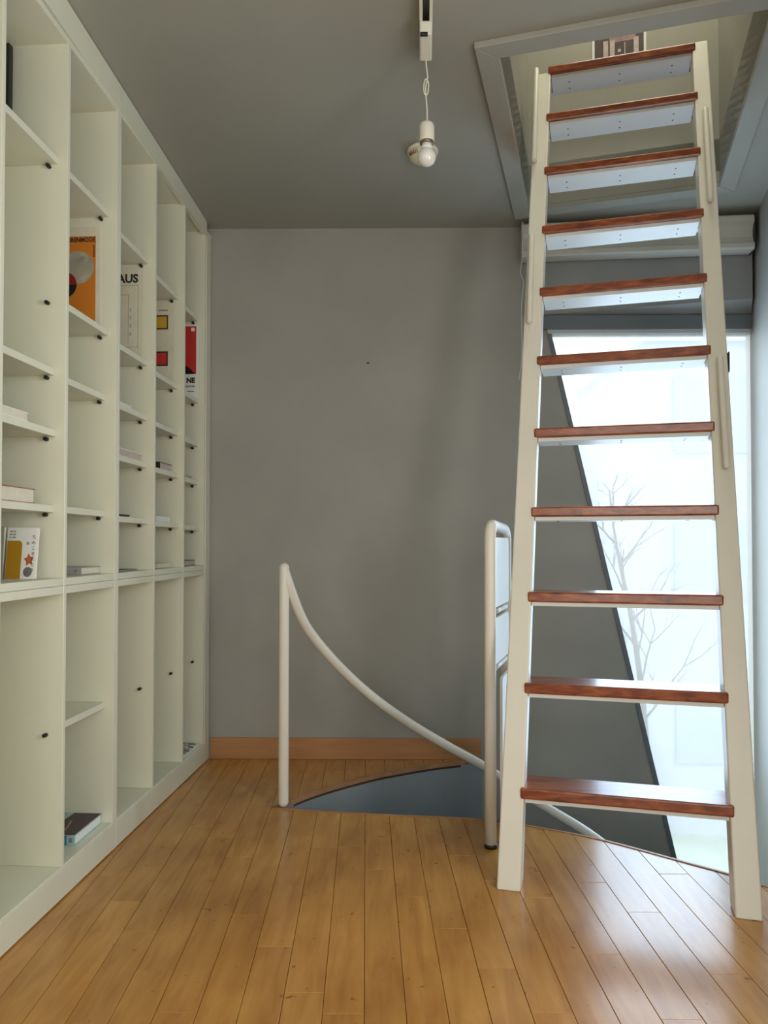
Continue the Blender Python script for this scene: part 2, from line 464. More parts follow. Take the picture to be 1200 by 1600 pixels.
# rear and side windows (daylight behind the camera)
def plain_window(name, T, w, h, label):
    bm = B(); f = 0.05
    for a0, a1, c0, c1 in ((0, f, 0, h), (w - f, w, 0, h), (f, w - f, 0, f), (f, w - f, h - f, h), (w / 2 - f / 2, w / 2 + f / 2, f, h - f)):
        box(bm, a0, a1, 0, 0.05, c0, c1, T)
    o = struct(obj(name, bm, 'frame_dark'), label, 'window')
    bm = B(); box(bm, f, w - f, 0.02, 0.026, f, h - f, T); obj('pane', bm, 'clear', o)
plain_window('window_2', lambda a, d, c: V((rx0 + a, YR - 0.10 + d, rz0 + c)), rx1 - rx0, rz1 - rz0, 'dark framed window in the rear wall')
plain_window('window_3', lambda a, d, c: V((XK + 0.06 + d, wy0 + a, wz0 + c)), wy1 - wy0, wz1 - wz0, 'dark framed window in the side wall')

# baseboard
bm = B(); box(bm, -0.938, 0.448, YW - 0.014, YW, 0.0, 0.108)
struct(obj('baseboard_back', bm, 'base_wood', bevel=0.003), 'light brown wooden baseboard under the grey back wall', 'baseboard')

# header above the window: a wedge that comes forward towards the right wall
bm = B()
hl = V((0.66, YW, 0)); hr = V((1.80, 3.855, 0)); he = V((1.845, YW, 0))
zt = 2.80
tri_b = [V((0.66, YW - 0.001, 2.278)), V((1.805, 3.855, 2.335)), V((1.845, YW - 0.001, 2.279))]
tri_t = [V((p.x, p.y, zt)) for p in tri_b]
va = [bm.verts.new(p) for p in tri_b]; vb = [bm.verts.new(p) for p in tri_t]
bm.faces.new(va); bm.faces.new(list(reversed(vb)))
for i in range(3): bm.faces.new([va[i], va[(i + 1) % 3], vb[(i + 1) % 3], vb[i]])
struct(obj('trim_3', bm, 'header'), 'grey wedge shaped header above the slanted window', 'trim')

# slanted window
bm = B()
prism(bm, [(0.76, YW - 0.022, 2.206), (1.845, YW - 0.022, 2.206), (1.845, YW - 0.022, 2.278), (0.76, YW - 0.022, 2.278)], (0, 0.05, 0))
win = struct(obj('window_1', bm, 'frame_dark', bevel=0.003), 'tall slanted hazy window reaching down into the stairwell', 'window')
bm = B()
prism(bm, [(xs(2.19), YW - 0.012, 2.186), (1.845, YW - 0.012, 2.186), (1.845, YW - 0.012, 2.206), (xs(2.206), YW - 0.012, 2.206)], (0, 0.05, 0))
obj('glazing_bead', bm, 'frame_light', win)
bm = B()
zb = -2.3
prism(bm, [(xs(zb) - 0.004, YW - 0.006, zb), (xs(zb) + 0.018, YW - 0.006, zb), (xs(2.19) + 0.018, YW - 0.006, 2.19), (xs(2.19) - 0.004, YW - 0.006, 2.19)], (0, 0.05, 0))
obj('slanted_jamb', bm, 'frame_dark', win)
bm = B()
prism(bm, [(xs(zb) + 0.014, YW + 0.03, zb), (1.90, YW + 0.03, zb), (1.90, YW + 0.03, 2.19), (xs(2.19) + 0.014, YW + 0.03, 2.19)], (0, 0.008, 0))
obj('pane', bm, 'glass', win)

# ------------------------------------------------------------------ ceiling with the loft hatch
HO = V((0.274, 2.575, 0)); HW, HL_, HF = 1.016, 1.295, 0.076
def HT(u, v, z): return HO + UX * u + UY * v + V((0, 0, z))
def hc(u, v, dz=0.0):
    p = HT(u, v, 0); p.z = zc(p.y) + dz; return p
inner = [(HF, HF), (HW - HF, HF), (HW - HF, HL_ - HF), (HF, HL_ - HF)]
outer_r = [(-1.75, YR - 0.1), (2.1, YR - 0.1), (2.1, 4.1), (-1.75, 4.1)]
bm = B()
lo_i = [bm.verts.new(hc(*p)) for p in inner]; lo_o = [bm.verts.new((x, y, zc(y))) for x, y in outer_r]
hi_i = [bm.verts.new(hc(*p, 0.20)) for p in inner]; hi_o = [bm.verts.new((x, y, zc(y) + 0.20)) for x, y in outer_r]
for i in range(4):
    j = (i + 1) % 4
    bm.faces.new([lo_o[i], lo_o[j], lo_i[j], lo_i[i]]); bm.faces.new([hi_o[i], hi_i[i], hi_i[j], hi_o[j]])
    bm.faces.new([lo_o[i], hi_o[i], hi_o[j], lo_o[j]]); bm.faces.new([lo_i[i], lo_i[j], hi_i[j], hi_i[i]])
struct(obj('ceiling', bm, 'ceiling'), 'grey ceiling with a square loft hatch', 'ceiling')
# hatch casing, four mitred boards
oc = [(0, 0), (HW, 0), (HW, HL_), (0, HL_)]
bm = B()
boards = []
hatch = thing('hatch_casing', 'grey painted mitred frame round the loft hatch in the ceiling', 'hatch frame', hc(0, 0))
for i in range(4):
    j = (i + 1) % 4
    bm = B()
    q = [oc[i], oc[j], inner[j], inner[i]]
    add_hexa(bm, [hc(*p, -0.022) for p in q] + [hc(*p, 0.0) for p in q])
    obj('casing_board', bm, 'ceiling', hatch, bevel=0.003)
# loft shaft above the hatch
ZT = 4.7
def shaft_wall(name, a, b, z0, out, label, m='shaft'):
    bm = B(); p = HT(*a, 0); q = HT(*b, 0)
    prism(bm, [(p.x, p.y, z0(p)), (q.x, q.y, z0(q)), (q.x, q.y, ZT), (p.x, p.y, ZT)], out * 0.05)
    return struct(obj(name, bm, m), label, 'wall')
zz = lambda p: zc(p.y) + 0.005
i0, i1, j0, j1 = HF, HW - HF, HF, HL_ - HF
shaft_wall('wall_loft_left', (i0, j0), (i0, j1 + 0.05), zz, -UX, 'pale left side wall of the loft hatch')
shaft_wall('wall_loft_right', (i1, j0), (i1, j1 + 0.05), zz, UX, 'olive grey right side wall of the loft hatch')
shaft_wall('wall_loft_near', (i0 - 0.05, j0), (i1 + 0.05, j0), zz, -UY, 'near side wall of the loft hatch')
shaft_wall('wall_loft_far', (i0 - 0.05, j1), (i1 + 0.05, j1), lambda p: zc(p.y) + 0.05, UY, 'olive grey far wall above the loft hatch')
bm = B(); p = HT(i0 - 0.05, j1 + 0.055, 0); q = HT(i1 + 0.05, j1 + 0.055, 0)
prism(bm, [(p.x, p.y, zc(p.y)), (q.x, q.y, zc(q.y)), (q.x, q.y, zc(q.y) + 0.10), (p.x, p.y, zc(p.y) + 0.10)], UY * 0.02)  # recess strip; its dark colour stands in for the shade there
struct(obj('trim_4', bm, 'frame_dark'), 'dark strip coloured as the shade in the recess at the far side of the loft hatch', 'trim')
bm = B(); box(bm, i0 - 0.06, i1 + 0.06, j0 - 0.06, j1 + 0.06, ZT, ZT + 0.05, HT)
struct(obj('ceiling_loft', bm, 'shaft'), 'pale ceiling of the loft above the hatch', 'ceiling')

# ------------------------------------------------------------------ bookcases
DEP = 0.34; T = 0.018
ZB, ZM, ZTOP = 0.100, 0.970, 2.705
def sbox(bm, s0, s1, b0, b1, z0, z1): return box(bm, s0, s1, b0, b1, z0, z1, SH)
pin_mesh = None
def pin(parent, s, b, z):
    """black shelf pin standing out of the far divider towards the camera"""
    bm = B(); tube(bm, [SH(s + 0.004, b, z), SH(s - 0.016, b, z)], 0.0062, 10)
    bmesh.ops.recalc_face_normals(bm, faces=bm.faces)
    return obj('shelf_pin', bm, 'black', parent)
def upper_unit(label, s_edges, first, last, shelves, extra_pins):
    """s_edges: centre of every divider; shelves: list of (bay, z top, setback)"""
    t = thing('upper_bookcase', label, 'bookcase', SH(s_edges[0], 0, ZM), 'white bookcase units along the left wall')
    for i, s in enumerate(s_edges):
        bm = B(); h = T / 2
        a, b = s - h, s + h
        if i == 0 and first: a, b = s, s + T
        if i == len(s_edges) - 1 and last: a, b = s - T, s
        sbox(bm, a, b, 0, DEP, ZM, ZTOP)
        obj('side_panel' if i in (0, len(s_edges) - 1) else 'divider', bm, 'shelf', t, bevel=0.0012, seg=1)
    s0, s1 = s_edges[0], s_edges[-1]
    bm = B(); sbox(bm, s0 + T, s1 - T, 0.001, DEP, ZM + 0.0005, ZM + 0.024); obj('bottom_board', bm, 'shelf', t, bevel=0.001, seg=1)
    bm = B(); sbox(bm, s0 + T, s1 - T, 0.001, DEP, ZTOP - 0.02, ZTOP); obj('top_board', bm, 'shelf', t, bevel=0.001, seg=1)
    bm = B(); sbox(bm, s0, s1, DEP, DEP + 0.006, ZM, ZTOP); obj('back_panel', bm, 'shelf', t)
    # filler board up to the ceiling
    bm = B(); q = []
    def rail_z(s): return 2.7165 - 0.0265 * s
    for b_ in (-0.004, 0.016):
        q.append((SH(s0 + 0.0008, b_, rail_z(s0)), SH(s1 - 0.0008, b_, rail_z(s1)), SH(s1 - 0.0008, b_, 0), SH(s0 + 0.0008, b_, 0)))
    def cz(p): return V((p.x, p.y, zc(p.y) - 0.004))
    f, k = q
    add_hexa(bm, [f[0], f[1], k[1], k[0], cz(f[3]), cz(f[2]), cz(k[2]), cz(k[3])])
    obj('top_filler', bm, 'shelf', t)
    for bay, z, sb in shelves:
        a = s_edges[bay] + (T if (bay == 0 and first) else T / 2) + 0.0015
        b = s_edges[bay + 1] - (T if (bay + 1 == len(s_edges) - 1 and last) else T / 2) - 0.0015
        bm = B(); sbox(bm, a, b, sb, DEP - 0.002, z - 0.022, z); obj('shelf_board', bm, 'shelf', t, bevel=0.001, seg=1)
        pin(t, b + 0.0015, 0.058, z - 0.022 - 0.0075)
    for bay, z in extra_pins:
        b = s_edges[bay + 1] - (T if (bay + 1 == len(s_edges) - 1 and last) else T / 2)
        pin(t, b, 0.058, z)
    return t
def lower_unit(label, s_edges, shelves, extra_pins):
    t = thing('lower_bookcase', label, 'bookcase', SH(s_edges[0], 0, 0), 'white bookcase units along the left wall')
    n = len(s_edges) - 1
    for i, s in enumerate(s_edges):
        a, b = (s, s + T) if i == 0 else ((s - T, s) if i == n else (s - T / 2, s + T / 2))
        bm = B(); sbox(bm, a, b, 0, DEP, 0.0 if i in (0, n) else ZB, ZM)
        obj('side_panel' if i in (0, n) else 'divider', bm, 'shelf', t, bevel=0.0012, seg=1)
    s0, s1 = s_edges[0], s_edges[-1]
    bm = B(); sbox(bm, s0 + T, s1 - T, 0.001, DEP, ZM - 0.025, ZM - 0.0005); obj('top_board', bm, 'shelf', t, bevel=0.001, seg=1)
    bm = B(); sbox(bm, s0 + T, s1 - T, 0.001, DEP, ZB - 0.02, ZB); obj('bottom_board', bm, 'shelf', t, bevel=0.001, seg=1)
    bm = B(); sbox(bm, s0 + 0.0008, s1 - 0.0008, -0.004, 0.012, 0.004, ZB - 0.004); obj('plinth', bm, 'shelf', t, bevel=0.0015, seg=1)
    bm = B(); sbox(bm, s0, s1, DEP, DEP + 0.006, 0, ZM); obj('back_panel', bm, 'shelf', t)
    for bay, z, sb in shelves:
        a = s_edges[bay] + (T if bay == 0 else T / 2) + 0.0015; b = s_edges[bay + 1] - (T if bay + 1 == n else T / 2) - 0.0015
        bm = B(); sbox(bm, a, b, sb, DEP - 0.002, z - 0.022, z); obj('shelf_board', bm, 'shelf', t, bevel=0.001, seg=1)
    for bay, z in extra_pins:
        b = s_edges[bay + 1] - (T if bay + 1 == n else T / 2)
        pin(t, b, 0.052, z)
    return t
EA = [-0.40, -0.032, 0.337, 0.728]; EB = [0.729, 1.108, 1.484, 1.812]
upper_unit('white upper bookcase nearest the camera, with the orange poster print on its shelf', EA, True, True,
           [(0, 2.33, .03), (0, 1.65, .03), (0, 1.45, .03), (1, 2.321, .030), (1, 1.651, .036), (1, 1.458, .030), (1, 1.221, .034),
            (2, 2.316, .03), (2, 1.880, .03), (2, 1.644, .04), (2, 1.222, .04)], [(1, 1.858)])
upper_unit('white upper bookcase next to the back wall, with three poster prints', EB, True, True,
           [(0, 2.285, .03), (0, 1.859, .03), (0, 1.632, .03), (0, 1.437, .03), (0, 1.205, .025),
            (1, 2.256, .03), (1, 1.839, .03), (1, 1.622, .025), (1, 1.427, .025), (1, 1.197, .022),
            (2, 2.247, .035), (2, 1.831, .03), (2, 1.612, .03), (2, 1.420, .03), (2, 1.190, .02)], [])
lower_unit('white lower bookcase nearest the camera, with a single shelf in its far bay', EA, [(2, 0.532, .03)], [(1, 0.507)])
lower_unit('white lower bookcase next to the back wall, with tall shelfless bays', EB, [], [(0, 0.506), (1, 0.506), (2, 0.510)])
bm = B(); sbox(bm, 1.8128, 1.888, -0.003, 0.014, 0.002, 2.70)
q = obj('trim_5', bm, 'shelf', bevel=0.0015, seg=1); struct(q, 'white filler strip between the bookcase and the back wall', 'trim')

# ------------------------------------------------------------------ books lying and standing on the shelves
def book(label, s0, s1, b0, b1, z, t, cover, pages='page', spine='near', top=None):
    """flat lying book; spine 'near' faces the camera, 'back' faces the bookcase back"""
    z += 0.0006
    o = thing('book', label, 'book', SH((s0 + s1) / 2, (b0 + b1) / 2, z), 'books lying on the bookcase shelves')
    c = min(0.0025, t * 0.2); e = 0.003
    bm = B()
    sbox(bm, s0, s1, b0, b1, z, z + c); sbox(bm, s0, s1, b0, b1, z + t - c, z + t)
    if spine == 'near': sbox(bm, s0, s0 + c, b0, b1, z + c, z + t - c)
    else: sbox(bm, s0, s1, b1 - c, b1, z + c, z + t - c)
    obj('cover', bm, cover, o)
    bm = B()
    if spine == 'near': sbox(bm, s0 + c, s1 - e, b0 + e, b1 - e, z + c, z + t - c)
    else: sbox(bm, s0 + e, s1 - e, b0 + e, b1 - c, z + c, z + t - c)
    obj('pages', bm, pages, o)
    return o
book('thin cream booklet lying on the nearest bay, third shelf down', 0.0, 0.172, 0.034, 0.16, 1.458, 0.026, 'white_paper', 'cream_paper', 'back')
book('thick book with dark red cover and cream page edges lying flat in the nearest bay', 0.02, 0.232, 0.045, 0.20, 1.221, 0.044, 'maroon', 'cream_paper', 'back')
bk = book('grey spined thick book lying on the long ledge right of the white picture book', 0.553, 0.706, 0.05, 0.20, 0.994, 0.025, 'grey_cover', 'page', 'near')
bm = B(); sbox(bm, 0.5522, 0.5528, 0.066, 0.074, 1.003, 1.012); obj('spine_mark', bm, 'grey_ink', bk)
# large picture book on the bottom board
pb = book('pale blue picture book with dark plum cover art lying in the bottom bay', 0.492, 0.700, 0.036, 0.20, ZB, 0.034, 'sky_print', 'white_paper', 'near')
bm = B(); prism(bm, [SH(0.493, 0.039, 0.1352), SH(0.698, 0.039, 0.1352), SH(0.698, 0.135, 0.1352), SH(0.60, 0.14, 0.1352), SH(0.54, 0.11, 0.1352), SH(0.493, 0.10, 0.1352)], (0, 0, 0.0004)); obj('cover_print', bm, 'plum', pb)
bm = B(); prism(bm, [SH(0.53, 0.085, 0.1357), SH(0.62, 0.105, 0.1357), SH(0.62, 0.112, 0.1357), SH(0.53, 0.092, 0.1357)], (0, 0, 0.0003)); obj('cover_streak', bm, 'photo_mid', pb)
bm = B(); sbox(bm, 0.4914, 0.4918, 0.064, 0.20, 0.102, 0.134); obj('spine_print', bm, 'blue_print', pb)
bm = B(); sbox(bm, 0.4914, 0.4918, 0.044, 0.056, 0.110, 0.126); obj('spine_mark', bm, 'grey_ink', pb)
book('thin white book on the third shelf of the bay beside the lettered poster', 0.80, 0.985, 0.05, 0.18, 1.632, 0.016, 'white_paper', 'white_paper', 'back')
book('pinkish white book with ragged page edges on the fourth shelf of the middle bay', 0.86, 1.092, 0.05, 0.17, 1.437, 0.034, 'white_paper', 'pink_page', 'back')
book('thin black booklet on the fifth shelf of the middle bay', 0.80, 0.975, 0.05, 0.18, 1.205, 0.010, 'dark_cover', 'dark_cover', 'back')
book('thin dark booklet lying on the long ledge of the middle bay', 0.86, 1.06, 0.05, 0.18, 0.994, 0.005, 'dark_cover', 'cream_paper', 'back')
book('thin pale grey book on the shelf under the yellow and red squares poster', 1.25, 1.44, 0.05, 0.16, 1.622, 0.012, 'grey_cover', 'white_paper', 'back')
book('small black spined paperback with tan page edges', 1.305, 1.462, 0.05, 0.16, 1.427, 0.036, 'dark_cover', 'pink_page', 'near')
book('pale grey book with rounded top on the fifth shelf beside the end bay', 1.27, 1.45, 0.05, 0.16, 1.197, 0.026, 'white_paper', 'white_paper', 'near')
book('cream book lying on the long ledge, second bay from the back wall', 1.28, 1.46, 0.05, 0.18, 0.994, 0.020, 'cream_paper', 'page', 'near')
book('thin pale booklet on the shelf below the red poster', 1.62, 1.74, 0.05, 0.16, 1.612, 0.014, 'white_paper', 'white_paper', 'back')
book('thin pinkish booklet on the fourth shelf of the end bay', 1.62, 1.76, 0.05, 0.16, 1.420, 0.016, 'grey_cover', 'pink_page', 'back')
book('slate blue book with pinkish page edges at the end of the long ledge', 1.60, 1.785, 0.04, 0.18, 0.994, 0.026, 'navy_cover', 'pink_page', 'near')
mg = book('black and white printed magazine lying on the bottom board of the end bay', 1.54, 1.788, 0.010, 0.22, ZB, 0.008, 'white_paper', 'white_paper', 'back')
for k, (s_, b_, w_, l_) in enumerate(((1.765, 0.030, 0.10, 0.012), (1.742, 0.020, 0.045, 0.014), (1.748, 0.072, 0.06, 0.010), (1.718, 0.038, 0.09, 0.013), (1.690, 0.016, 0.030, 0.020), (1.684, 0.052, 0.07, 0.012), (1.655, 0.022, 0.06, 0.016), (1.620, 0.014, 0.05, 0.02), (1.59, 0.02, 0.08, 0.015))):
    bm = B(); prism(bm, [SH(s_, b_, 0.1092), SH(s_ + l_, b_ + 0.006, 0.1092), SH(s_ + l_ * 1.2, b_ + w_, 0.1092), SH(s_ + 0.003, b_ + w_ * 0.9, 0.1092)], (0, 0, 0.0003))
    obj('print_patch', bm, 'ink' if k % 3 else 'grey_ink', mg)

# standing picture book (its front shows a plain yellow field, no figure) and the grey book beside it
def card(name, label, cat, s, b_r, w, z0, h, th, m, group=None, lean=0.0):
    """flat thing standing on a shelf, facing the camera, leaning back by lean"""
    t = thing(name, label, cat, SH(s, b_r + w / 2, z0 + 0.0006), group)
    def FT(x, d, z):              # x from the right edge leftwards (negative), d towards the viewer
        return SH(s + lean * (z / h) - d, b_r - x, z0 + 0.0006 + z)
    return t, FT
def rect(name, FT, x0, x1, z0, z1, m, parent, d0, d1):
    bm = B(); box(bm, x0, x1, d0, d1, z0, z1, FT); return obj(name, bm, m, parent)
def disk(name, FT, cx, cz_, r, m, parent, d, a0=0, a1=2 * math.pi, n=36, clip=None):
    pts = [(cx + r * math.cos(a0 + (a1 - a0) * i / n), cz_ + r * math.sin(a0 + (a1 - a0) * i / n)) for i in range(n + (0 if abs(a1 - a0 - 2 * math.pi) < 1e-6 else 1))]
    if clip is not None: pts = [(max(x, clip), z) for x, z in pts]
    bm = B(); a = [bm.verts.new(FT(x, d, z)) for x, z in pts]; bm.faces.new(a)
    bmesh.ops.solidify(bm, geom=bm.faces[:], thickness=0.0002)
    return obj(name, bm, m, parent)
def poly(name, FT, pts, m, parent, d):
    bm = B(); a = [bm.verts.new(FT(x, d, z)) for x, z in pts]; bm.faces.new(a)
    bmesh.ops.solidify(bm, geom=bm.faces[:], thickness=0.0002)
    return obj(name, bm, m, parent)
ZV = V((0, 0, 1))

t, FT = card('book', 'small white book standing upright with plain yellow field and orange star', 'book', 0.225, 0.043, 0.09, 0.994, 0.155, 0.016, 'white_paper', lean=0.02)
w, h = 0.090, 0.155
rect('cover', FT, -w, 0, 0, h, 'white_paper', t, -0.001, 0.001)
rect('pages', FT, -w + 0.002, -0.002, 0.002, h - 0.002, 'page', t, -0.014, -0.001)
rect('back_cover', FT, -w, 0, 0, h, 'white_paper', t, -0.016, -0.014)
pts = [(-w + 0.001, 0.001), (-0.042, 0.001), (-0.042, 0.104), (-0.045, 0.112), (-0.052, 0.116), (-w + 0.001, 0.116)]
poly('yellow_field', FT, pts, 'yellow', t, 0.0013)
star = []
for i in range(10):
    a = math.pi / 2 + i * math.pi / 5 + 0.15; r = 0.020 if i % 2 == 0 else 0.011
    star.append((-0.018 + r * 0.85 * math.cos(a), 0.058 + r * math.sin(a)))
poly('orange_star', FT, star, 'orange_star', t, 0.0013)
poly('pale_disc', FT, [(-0.020 + 0.014 * math.cos(a), 0.022 + 0.015 * math.sin(a)) for a in [2 * math.pi * i / 18 for i in range(18)]], 'grey_cover', t, 0.0013)
star2 = []
for i in range(10):
    a = math.pi / 2 + i * math.pi / 5; r = 0.007 if i % 2 == 0 else 0.0035
    star2.append((-0.025 + r * math.cos(a), 0.108 + r * math.sin(a)))
poly('small_star', FT, star2, 'cream_paper', t, 0.0013)
for i in range(3):
    for k in range(7):
        if (i + k) % 5 == 4: continue
        rect('title_stroke', FT, -w + 0.006 + 0.0028 * k, -w + 0.008 + 0.0028 * k, h - 0.014 - i * 0.009, h - 0.009 - i * 0.009, 'grey_ink', t, 0.001, 0.0013)
for i, ch in enumerate('\u3061\u307f\u3053\u307e\u3093\u3058\u3046'):
    o = text_mesh('title_sign', ch, 0.013, 'ink', NX, ZV, -SX, FT(-0.0065, 0.0018, 0.122 - 0.0165 * i), t, align='CENTER')
t, FT = card('book', 'grey book standing at the very edge of the frame beside the white picture book', 'book', 0.225, 0.140, 0.10, 0.994, 0.158, 0.014, 'grey_cover', lean=0.01)
rect('cover', FT, -0.10, 0, 0, 0.158, 'grey_cover', t, -0.001, 0.001)
rect('pages', FT, -0.098, -0.002, 0.002, 0.156, 'page', t, -0.013, -0.001)
rect('back_cover', FT, -0.10, 0, 0, 0.158, 'grey_cover', t, -0.015, -0.013)
for k in range(9):
    rect('lettering_stroke', FT, -0.022, -0.011, 0.035 + 0.009 * k, 0.041 + 0.009 * k, 'ink', t, 0.001, 0.0013)

GP = 'poster prints standing on the second shelf'
# 1: orange print
t, FT = card('poster_print', 'orange poster print with cream circle and black heading', 'poster', 0.7095, 0.060, 0.265, 1.880, 0.378, 0.004, 'cream_paper', GP)
def zz1(z): return z - 1.8806
rect('backing_board', FT, -0.265, 0, 0, 0.378, 'cream_paper', t, 0.0, 0.004)
rect('orange_field', FT, -0.248, -0.017, 0.025, 0.344, 'orange', t, 0.004, 0.0045)
disk('cream_disc', FT, -0.084, zz1(2.11), 0.061, 'cream_paper', t, 0.0048)
disk('red_half_disc', FT, -0.135, zz1(2.047), 0.048, 'red', t, 0.0052, 0, math.pi)
disk('black_half_disc', FT, -0.135, zz1(2.047), 0.048, 'ink', t, 0.0052, math.pi, 2 * math.pi)
text_mesh('heading', 'HERRENMODE', 0.023, 'ink', NX, ZV, -SX, FT(-0.019, 0.0049, zz1(2.204)), t, bold=0.0009, sx=0.85)
for k in range(6): rect('small_lettering', FT, -0.027, -0.021, zz1(2.186 - 0.0075 * k), zz1(2.191 - 0.0075 * k), 'ink', t, 0.0045, 0.0049)
# 2: cream print with big letters and a line drawing
t, FT = card('poster_print', 'cream poster print with bold black letters and thin line frame', 'poster', 1.0905, 0.054, 0.265, 1.859, 0.381, 0.004, 'cream_paper', GP)
z2 = lambda z: z - 1.8596
rect('backing_board', FT, -0.265, 0, 0, 0.381, 'cream_paper', t, 0.0, 0.004)
text_mesh('heading', 'AUS', 0.048, 'ink', NX, ZV, -SX, FT(-0.014, 0.0045, z2(2.185)), t, bold=0.0020)
for x0, x1, a, b in ((-0.0145, -0.013, 1.905, 2.172), (-0.25, -0.013, 2.1705, 2.172), (-0.25, -0.013, 1.915, 1.9165), (-0.056, -0.0545, 1.93, 2.134), (-0.20, -0.0545, 2.1325, 2.134)):
    rect('thin_line', FT, x0, x1, z2(a), z2(b), 'grey_ink', t, 0.004, 0.0043)
for k, ch in enumerate('2233'):
    text_mesh('numeral', ch, 0.017, 'ink', NX, ZV, -SX, FT(-0.046, 0.0045, z2(2.066 - 0.034 * k)), t, align='CENTER')
# 3: white print with squares
t, FT = card('poster_print', 'pale poster print with black framed yellow and red squares', 'poster', 1.4665, 0.050, 0.265, 1.839, 0.376, 0.004, 'cream_paper', GP)
z3 = lambda z: z - 1.8396
rect('backing_board', FT, -0.265, 0, 0, 0.376, 'cream_paper', t, 0.0, 0.004)
for m_, a, b in (('mustard', 2.098, 2.157), ('red', 1.928, 1.988)):
    rect('square_border', FT, -0.085, -0.023, z3(a - 0.004), z3(b + 0.004), 'ink', t, 0.004, 0.0044)
    rect('colour_square', FT, -0.079, -0.029, z3(a + 0.003), z3(b - 0.003), m_, t, 0.0044, 0.0048)
for k in range(7): rect('small_lettering', FT, -0.030 - 0.006 * k, -0.0255 - 0.006 * k, z3(2.180), z3(2.187), 'grey_ink', t, 0.004, 0.0043)
# 4: red print
t, FT = card('poster_print', 'red poster print with black corner above bold letters', 'poster', 1.7865, 0.026, 0.265, 1.831, 0.376, 0.004, 'white_paper', GP)
z4 = lambda z: z - 1.8316
rect('backing_board', FT, -0.265, 0, 0, 0.376, 'white_paper', t, 0.0, 0.004)
rect('red_field', FT, -0.25, -0.014, z4(1.957), z4(2.200), 'red', t, 0.004, 0.0044)
poly('black_corner', FT, [(-0.25, z4(1.957)), (-0.016, z4(1.957)), (-0.065, z4(2.000)), (-0.25, z4(2.05))], 'ink', t, 0.0047)
rect('white_square', FT, -0.040, -0.022, z4(2.174), z4(2.192), 'white_paper', t, 0.0044, 0.0047)
text_mesh('heading', 'NE', 0.034, 'ink', NX, ZV, -SX, FT(-0.020, 0.0045, z4(1.914)), t, bold=0.0020)
for k in range(6): rect('small_lettering', FT, -0.028 - 0.009 * k, -0.0215 - 0.009 * k, z4(1.890), z4(1.899), 'grey_ink', t, 0.004, 0.0043)
rect('short_rule', FT, -0.058, -0.024, z4(1.868), z4(1.871), 'ink', t, 0.004, 0.0043)
# black picture frame on the top shelf
t, FT = card('picture_frame', 'black picture frame standing on the top shelf at the left edge', 'picture frame', 0.300, 0.176, 0.14, 2.321, 0.352, 0.02, 'black')
for x0, x1, a, b in ((-0.018, 0, 0, 0.352), (-0.14, -0.122, 0, 0.352), (-0.122, -0.018, 0, 0.018), (-0.122, -0.018, 0.334, 0.352)):
    rect('frame_bar', FT, x0, x1, a, b, 'black', t, -0.018, 0.004)
rect('picture', FT, -0.122, -0.018, 0.018, 0.334, 'cream_paper', t, -0.016, -0.006)

# ------------------------------------------------------------------ loft ladder
LO = V((0.328, 2.473, 0))
def LT(u, v, z): return LO + UX * u + UY * v + V((0, 0, z))
SL = 0.305
lad = thing('loft_ladder', 'tall cream painted loft ladder with red-brown wooden treads', 'ladder', LT(0.39, 0.3, 0))
ZLT = 3.235
def stringer(u0b, u1b, u0t, u1t, ztop):
    bm = B(); dpt = 0.095
    def P(u, z, back): return LT(u, SL * z + (dpt if back else 0), z)
    add_hexa(bm, [P(u0b, 0, 0), P(u1b, 0, 0), P(u1b, 0, 1), P(u0b, 0, 1), P(u0t, ztop, 0), P(u1t, ztop, 0), P(u1t, ztop, 1), P(u0t, ztop, 1)])
    return obj('stringer', bm, 'ladder', lad, bevel=0.005)
def Lo(z): return 0.0 + 0.0185 * z                      # outer face of the left stringer
def Li(z): return 0.075 + 0.0155 * z                    # inner face of the left stringer
def Ri(z): return 0.700 + 0.004 * z
def Ro(z): return 0.775
stringer(Lo(0), Li(0), Lo(3.20), Li(3.20), 3.20)
stringer(Ri(0), Ro(0), Ri(ZLT), Ro(ZLT), ZLT)
TZ = [0.303, 0.628, 0.932, 1.235, 1.536, 1.831, 2.128, 2.413, 2.699, 2.972, 3.226]
for i, z in enumerate(TZ):
    vf = SL * z - 0.014; d = 0.158; th = 0.036
    a = Li(z) - 0.012; b = Ri(z) + 0.012
    bm = B(); box(bm, a, b, vf, vf + d, z - th, z, LT)
    tr = obj('tread', bm, 'tread', lad, bevel=0.006, seg=2)
    a2 = Li(z) + 0.001; b2 = Ri(z) - 0.001
    bm = B(); box(bm, a2, b2, vf + 0.012, vf + d - 0.004, z - th - 0.014, z - th + 0.001, LT)
    ub = obj('support_board', bm, 'under', lad, bevel=0.002)
    zs_ = z - th - 0.014
    for fu in (0.13, 0.5, 0.87):
        for fv in (0.05, 0.10):
            u = a2 + (b2 - a2) * fu
            bm = B(); lathe(bm, [(0.0035, -0.0012), (0.0035, 0.0004)], LT(u, vf + 0.012 + fv, zs_), seg=8)
            obj('screw', bm, 'screw', ub)
